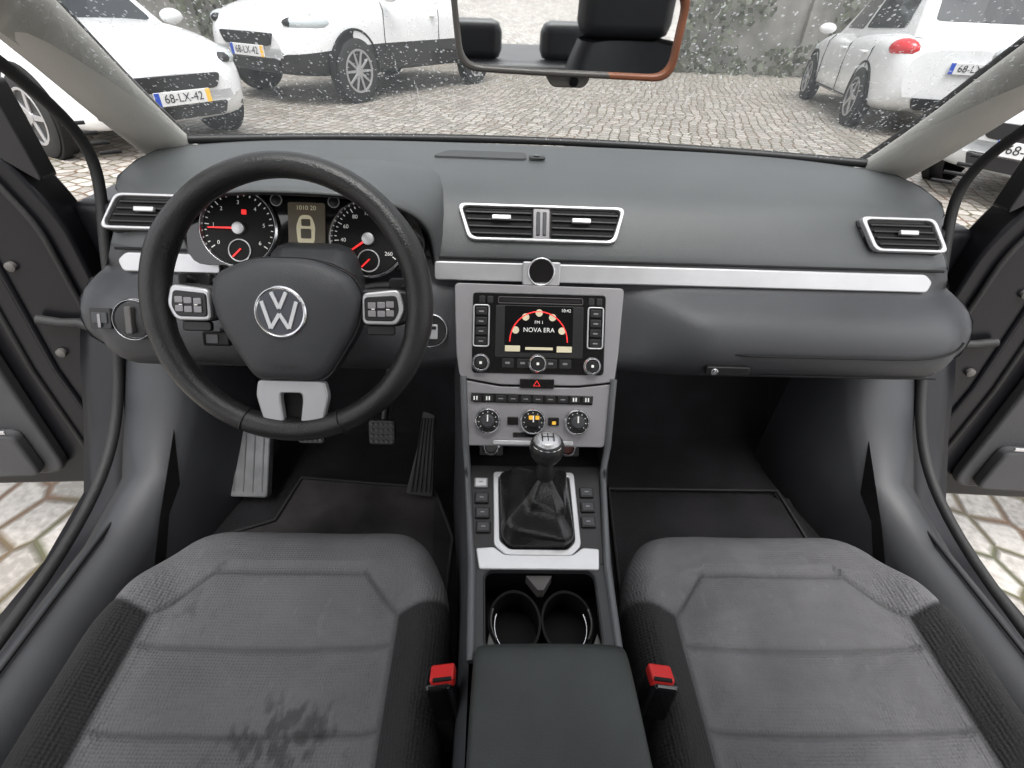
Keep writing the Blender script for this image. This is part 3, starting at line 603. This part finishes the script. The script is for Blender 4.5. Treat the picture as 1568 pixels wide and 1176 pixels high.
def badge(pts,w=2.4): 
    for i in range(len(pts)-1):
        p=V(pts[i]);r=V(pts[i+1]);d=(r-p).normalized();nn_=V((-d.y,d.x))*w
        prism('badge_letter',FH,[tuple(p-nn_),tuple(r-nn_),tuple(r+nn_),tuple(p+nn_)],30,32.2+.1*i,silver,sw,.5)
badge([(-9,by+24),(0,by+4),(9,by+24)]); badge([(-21,by+13),(-11,by-20),(0,by-2),(11,by-20),(21,by+13)])
text('airbag_text',FH,'AIRBAG',0,-108*q,26.5,9,blackpl,sw)
for s in(-1,1):
    pts=sp([(100*s,22),(150*s,26),(190*s,20),(192*s,-20),(160*s,-34),(104*s,-30)])
    prism('spoke_side',FW,rnd(pts,12),-14,2,blackpl,sw,5)
    prism('switch_panel',FW,rnd(sp([(112*s,17),(168*s,24),(176*s,-6),(165*s,-30),(112*s,-30)]),8),0,10,silver,sw,3)
    prism('switch_black',FW,rnd(sp([(116*s,11),(164*s,15),(168*s,-8),(160*s,-24),(116*s,-24)]),5),9,12,blackpl,sw,1.5)
    for a,b_ in((128,-1),(142,0),(155,1),(128,-13),(142,-13),(155,-12)): prism('switch_button',FW,rect(s*a*q-5,b_*q-4,s*a*q+5,b_*q+4,1.5),12,14,stackm,sw,1)
    for a in(130,152): prism('switch_mark',FW,rect(s*a*q-2,-7*q,s*a*q+2,-5.5*q),14,14.4,whitee,sw)
    prism('switch_lower',FW,rect(s*138*q-18,-46*q,s*138*q+18,-31*q,4),-4,4,blackpl,sw,2)
low_o=rnd(sp([(-50,-118),(52,-118),(58,-142),(44,-200),(34,-206),(-30,-206),(-40,-200),(-54,-142)]),6,4); low_i=rnd(sp([(-15,-138),(16,-138),(17,-150),(12,-186),(10,-190),(-10,-190),(-12,-186),(-16,-150)]),5,4)
ringp('lower_spoke',FW,low_i,low_o,-4,9,M('spoke_silver',(.42,.42,.43),.38,.5),sw,3); prism('lower_spoke_back',FW,low_i,-12,-6,dark,sw)
prism('lower_spoke_leather',FW,rnd(sp([(-36,-188),(38,-188),(40,-208),(-38,-208)]),5),-8,12,leather,sw,4)
for s in(-1,1):
    tube('stalk',[FW(s*40,10,-60),FW(s*100,22,-55),FW(s*150,26,-45)],.008,blackpl,sw); prism('stalk_end',FW,rect(s*140-22,18,s*140+22,36,6),-52,-40,blackpl,sw,3)
tube('cruise_stalk',[FW(-40,-25,-60),FW(-110,-45,-45),],.008,blackpl,sw); prism('cruise_end',FW,rect(-135,-62,-98,-42,4),-50,-38,blackpl,sw,3); prism('cruise_face',FW,rect(-128,-58,-112,-46,2),-38,-36,stackm,sw,1)
# ------------------------------------------------------------ pedals / mats
pd=E('pedal_set',(-.35,.85,.45))
FA=Fr((-.225,.80,.43),(1,0,0),(0,.55,.83))
prism('accelerator',FA,rnd([(-34,-90),(26,-96),(30,85),(2,95),(-8,20)],8),-8,4,pedalm,pd,3)
for k in range(5): prism('accelerator_rib',FA,[(-22+k*10,-84),(-19+k*10,-84),(3+k*6,78),(0+k*6,78)],4,8,rubber,pd,1)
for x,nm in((-.30,'brake'),(-.445,'clutch')):
    F=Fr((x,.79,.50),(1,0,0),(0,.45,.89)); prism(nm+'_pad',F,rect(-27,-26,27,26,8),-6,6,pedalm,pd,3)
    for a in range(5):
        for b_ in range(4): prism(nm+'_stud',F,circ(-20+a*10,-18+b_*12,3.2,8),6,9,mgrey,pd,.5)
    tube(nm+'_arm',[F(0,0,-6),V((x+.01,.88,.60)),V((x+.01,.93,.75))],.008,blackpl,pd)
FD=Fr((-.595,.80,.40),(1,0,0),(0,.66,.75))
prism('dead_pedal',FD,rnd([(-48,-78),(38,-80),(36,80),(-44,80)],10),-20,4,M('worn_metal',(.26,.265,.27),.5,.2,var=.4,vscale=14),pd,4)
ribm=M('worn_rib',(.2,.2,.205),.6)
for k in range(4): prism('dead_pedal_rib',FD,[(-36+k*20,-66),(-33+k*20,-66),(-32+k*19,68),(-35+k*19,68)],4,6,ribm,pd,1)
fm=E('floor_mat',(-.38,.6,.33)); mesh('mat_driver',[V((a,b_,c)) for a,b_,c in((-.62,.3,.322),(-.16,.3,.322),(-.15,.66,.322),(-.20,.78,.34),(-.5,.80,.345),(-.53,.70,.322),(-.62,.66,.322))],[list(range(7))],matm,fm)
tube('mat_edge',[V((a,b_,c)) for a,b_,c in((-.62,.3,.325),(-.16,.3,.325),(-.15,.66,.325),(-.20,.78,.343),(-.5,.80,.348),(-.53,.70,.325),(-.62,.66,.325))],.004,rubber,fm,True)
fm2=E('floor_mat',(.38,.6,.33)); mesh('mat_passenger',[(.16,.3,.322),(.62,.3,.322),(.62,.78,.322),(.2,.78,.322)],[[0,1,2,3]],carpet,fm2); tube('mat_edge',[(.16,.3,.325),(.62,.3,.325),(.60,.80,.326),(.2,.80,.326)],.004,rubber,fm2,True)
# ------------------------------------------------------------ seats
def seat(name,sx,stain):
    e=E(name,(sx,.2,.45)); W=.243
    xs=[-1+2*i/180 for i in range(181)]; ysn=160
    Ps=[];tones=[]
    side=1 if sx>0 else -1
    for j in range(ysn+1+12):
        if j<=ysn: y=-.18+(.505+.18)*j/ysn; dz=0
        else:
            k=j-ysn
            if k<=8: ph=k/8*math.pi/2; y=.505+.055*math.sin(ph); dz=.055*(1-math.cos(ph))
            else: y=.56-.006*(k-8); dz=.055+.035*(k-8)
        wd=W*(1-.30*max(0,(y-.36)/.20)**2.2)
        row=[]
        for u in xs:
            au=abs(u); rr=.045
            if au<.84: x=(wd-rr)*au/.84; d=0
            elif au<.94: ph=(au-.84)/.10*math.pi/2; x=wd-rr+rr*math.sin(ph); d=rr*(1-math.cos(ph))
            else: x=wd+.002; d=rr+(au-.94)/.06*.13
            x=math.copysign(x,u); ax=abs(x)
            z=.492+.025*ss(-.1,.5,y)-.018*ss(.42,.56,y)
            z+=.030*ss(.15,.215,ax)*(1-ss(.38,.5,y))-.012*(1-min(1,(ax/.17)**2))*(1-ss(.38,.46,y))
            g=0; hw=.172 if y<.385 else .172-(y-.385)*.85
            ins=[abs(ax-hw)]
            if .385<=y<=.46: ins=[abs(ax-hw)*.8]
            if y>.462: ins=[9]
            dd=min(ins)
            if y<=.47 and ax<hw+.004: dd=min(dd,abs(y-.455))
            if ax<hw:
                for ly in(.345,.243,.14,.03): dd=min(dd,abs(y-ly))
            yb=.385+.30*(ax-.172)
            if ax>.172: dd=min(dd,abs(y-yb))
            g=math.exp(-(dd/.0032)**2); puff=.007*(1-math.exp(-(dd/.03)**2))
            z+= -.004*g+puff+.005*noise.noise(V((x*9,y*9,sx*5)))+.0012*noise.noise(V((x*30,y*22,sx*5)))
            row.append(V((sx+x,y,z-d-dz)))
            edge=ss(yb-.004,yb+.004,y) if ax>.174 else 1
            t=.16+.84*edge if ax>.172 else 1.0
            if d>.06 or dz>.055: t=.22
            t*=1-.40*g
            t*=1+.12*noise.noise(V((x*7,y*7,sx*3+2)))
            if t>.5:
                lint=noise.noise(V((x*70,y*50,9+sx)))
                if lint>.6: t*=1.12
                f2=noise.fractal(V((x*6+3,y*5,sx*7)),1,2,4); t*=1-.14*ss(.1,.7,f2)
                f3=noise.fractal(V((x*9+8,y*9,sx*4)),1,2,4)
                if not stain: t*=1+.13*ss(.2,.7,f3)
            if stain and t>.5:
                m_=math.exp(-((x-.055)/.07)**2-((y-.238)/.045)**2)
                m2=math.exp(-((x+.12)/.05)**2-((y-.40)/.04)**2)*.35
                f_=noise.fractal(V((x*90,y*55,1.3)),1,2,5)
                t*=1-.5*ss(.25,.75,f_*.8+m_*.8+m2-.1)*min(1,m_*1.6+m2*1.5+.05)
            tones.append(t)
        Ps.append(row)
    o=grid('cushion',Ps,fabric,e)
    ca=o.data.color_attributes.new('tone','FLOAT_COLOR','POINT')
    for i,t in enumerate(tones): ca.data[i].color=(t,t,t*1.01,1)
    box('side_cover',(sx+side*.262,.12,.39),(.03,.62,.13),blackpl,e,.012); box('seat_frame',(sx,.15,.36),(.40,.6,.08),blackpl,e,.01)
    P=[]
    for t in range(9):
        z=.46+.075*t; y=-.17-.03*t+.0; wd=.235-.008*t; 
        if t==8: wd*=.8
        P.append([V((sx+a*wd,y+b_,z)) for a,b_ in((-1,.03),(-.8,.07),(-.55,.01),(0,0),(.55,.01),(.8,.07),(1,.03),(1,-.08),(0,-.10),(-1,-.08))])
    ob=grid('backrest',P,sill,e,closed_u=True,sub=1)
    box('headrest',(sx,-.47,1.14),(.26,.1,.17),sill,e,.04)
    return e
seat('front_seat',-.372,True); seat('front_seat',.372,False)
rs=E('rear_seat',(0,-1,.6)); box('bench',(0,-.95,.45),(1.3,.5,.2),sill,rs,.06); box('bench_back',(0,-1.25,.62),(1.3,.16,.5),sill,rs,.06)
for x in(-.4,0,.4): box('rear_headrest',(x,-1.3,.93),(.24,.1,.14),sill,rs,.04)
for x,s in((-.123,-1),(.135,1)):
    bk=E('seatbelt_buckle',(x,.27,.54)); Rm=Matrix.Rotation(math.radians(-14),3,'X')@Matrix.Rotation(math.radians(s*10),3,'Y')
    box('stalk',V((x,.262,.52)),(.026,.026,.12),blackpl,bk,.006,Rm); box('housing',V((x,.268,.555)),(.034,.030,.06),gloss,bk,.006,Rm)
    box('release_button',V((x,.276,.584)),(.029,.022,.014),red,bk,.003,Rm); box('release_slot',V((x,.268,.5925)),(.022,.004,.003),dark,bk,.0005,Rm)
# ------------------------------------------------------------ doors
for s in(-1,1):
    d=E('car_door',(s*1.2,.86,.6))
    F=Fr((s*.80,.86,0),(s,-.06,0),(0,0,1)); sg=1 if F.ez.y<0 else -1
    C=lambda c:c*sg
    prism('door_shell',F,rnd([(0,330),(-4,560),(0,900),(45,1010),(140,1045),(1000,1070),(1010,280),(60,268)],40),C(-70),C(0),paintk,d,8)
    prism('door_trim',F,rnd([(235,330),(230,640),(215,930),(280,1020),(960,1035),(960,330)],40),C(0),C(28),doortrim,d,8)
    prism('door_armrest',F,rnd([(300,640),(320,720),(900,760),(900,660)],25),C(26),C(75),blackpl,d,12)
    prism('door_pocket',F,rnd([(265,350),(265,470),(900,480),(900,350)],20),C(26),C(55),doortrim,d,8)
    prism('door_chrome',F,rect(270,478,880,486),C(54),C(58),silver,d,1)
    prism('speaker',F,circ(380,560,75,32),C(27),C(32),blackpl,d,2)
    prism('door_check_latch',F,rect(45,435,105,585,10),C(0),C(18),blackpl,d,4)
    for a_,b_,w_,h_,mt in((52,450,40,16,rimm),(60,472,26,30,mgrey),(50,508,44,12,rimm),(58,525,34,24,mgrey),(66,556,26,14,rimm)): prism('latch_bit',F,rect(a_,b_,a_+w_,b_+h_,4),C(16),C(34+(a_%7)*2),mt,d,3)
    for b_ in(640,820): lathe('bolt_head',F,[(9,C(0)),(9,C(7)),(5,C(9))],120,b_,mgrey,d,12)
    ftube('cable_boot',F,[(30,700),(50,712),(80,712),(120,720)],C(12),9,rubber,d,False)
    ftube('door_seal',F,rnd([(150,1025),(75,985),(38,890),(32,560),(35,360)],30),C(6),5,rubber,d,False)
    ftube('door_press_line',F,[(130,380),(150,600),(140,860),(190,960)],C(1),6,paintk,d,False)
    ftube('door_press_line',F,[(185,340),(195,600),(180,900),(240,1020)],C(2),5,rubber,d,False)
    prism('mirror_triangle',F,rnd([(0,960),(100,1040),(10,1110)],12),C(-40),C(0),blackpl,d,4)
# ------------------------------------------------------------ mirror
rm=E('rearview_mirror',(-.01,.60,1.195))
FM=Fr((-.006,.598,1.196),(1,.05,0),(0,-.045,1))
mo=rnd([(-113,46),(-40,46),(40,46),(114,46),(112,-34),(40,-33),(-40,-32),(-106,-30)],20,6)
def scl(p,k,kk): return [(a*k,2+(b_-2)*kk) for a,b_ in p]
prism('shell',FM,mo,-28,0,mgrey,rm,8)
inn=scl(mo,.945,.84)
ringp('frame',FM,inn,mo,0,9,[mgrey,orange],rm,3,mk=lambda a,b_:1 if (a>48 or (b_>20 and a>-10)) else 0)
prism('glass',FM,scl(mo,.95,.86),0,3,mirror,rm,0)
prism('tab',FM,rnd([(-20,-30),(28,-31),(22,-42),(-12,-42)],6),-6,6,mgrey,rm,2); lathe('sensor',FM,[(5,6),(5,8),(3,8)],10,-36,gloss,rm,16)
tube('stem',[FM(0,10,-25),FM(0,60,-60),FM(0,130,-70)],.012,mgrey,rm)
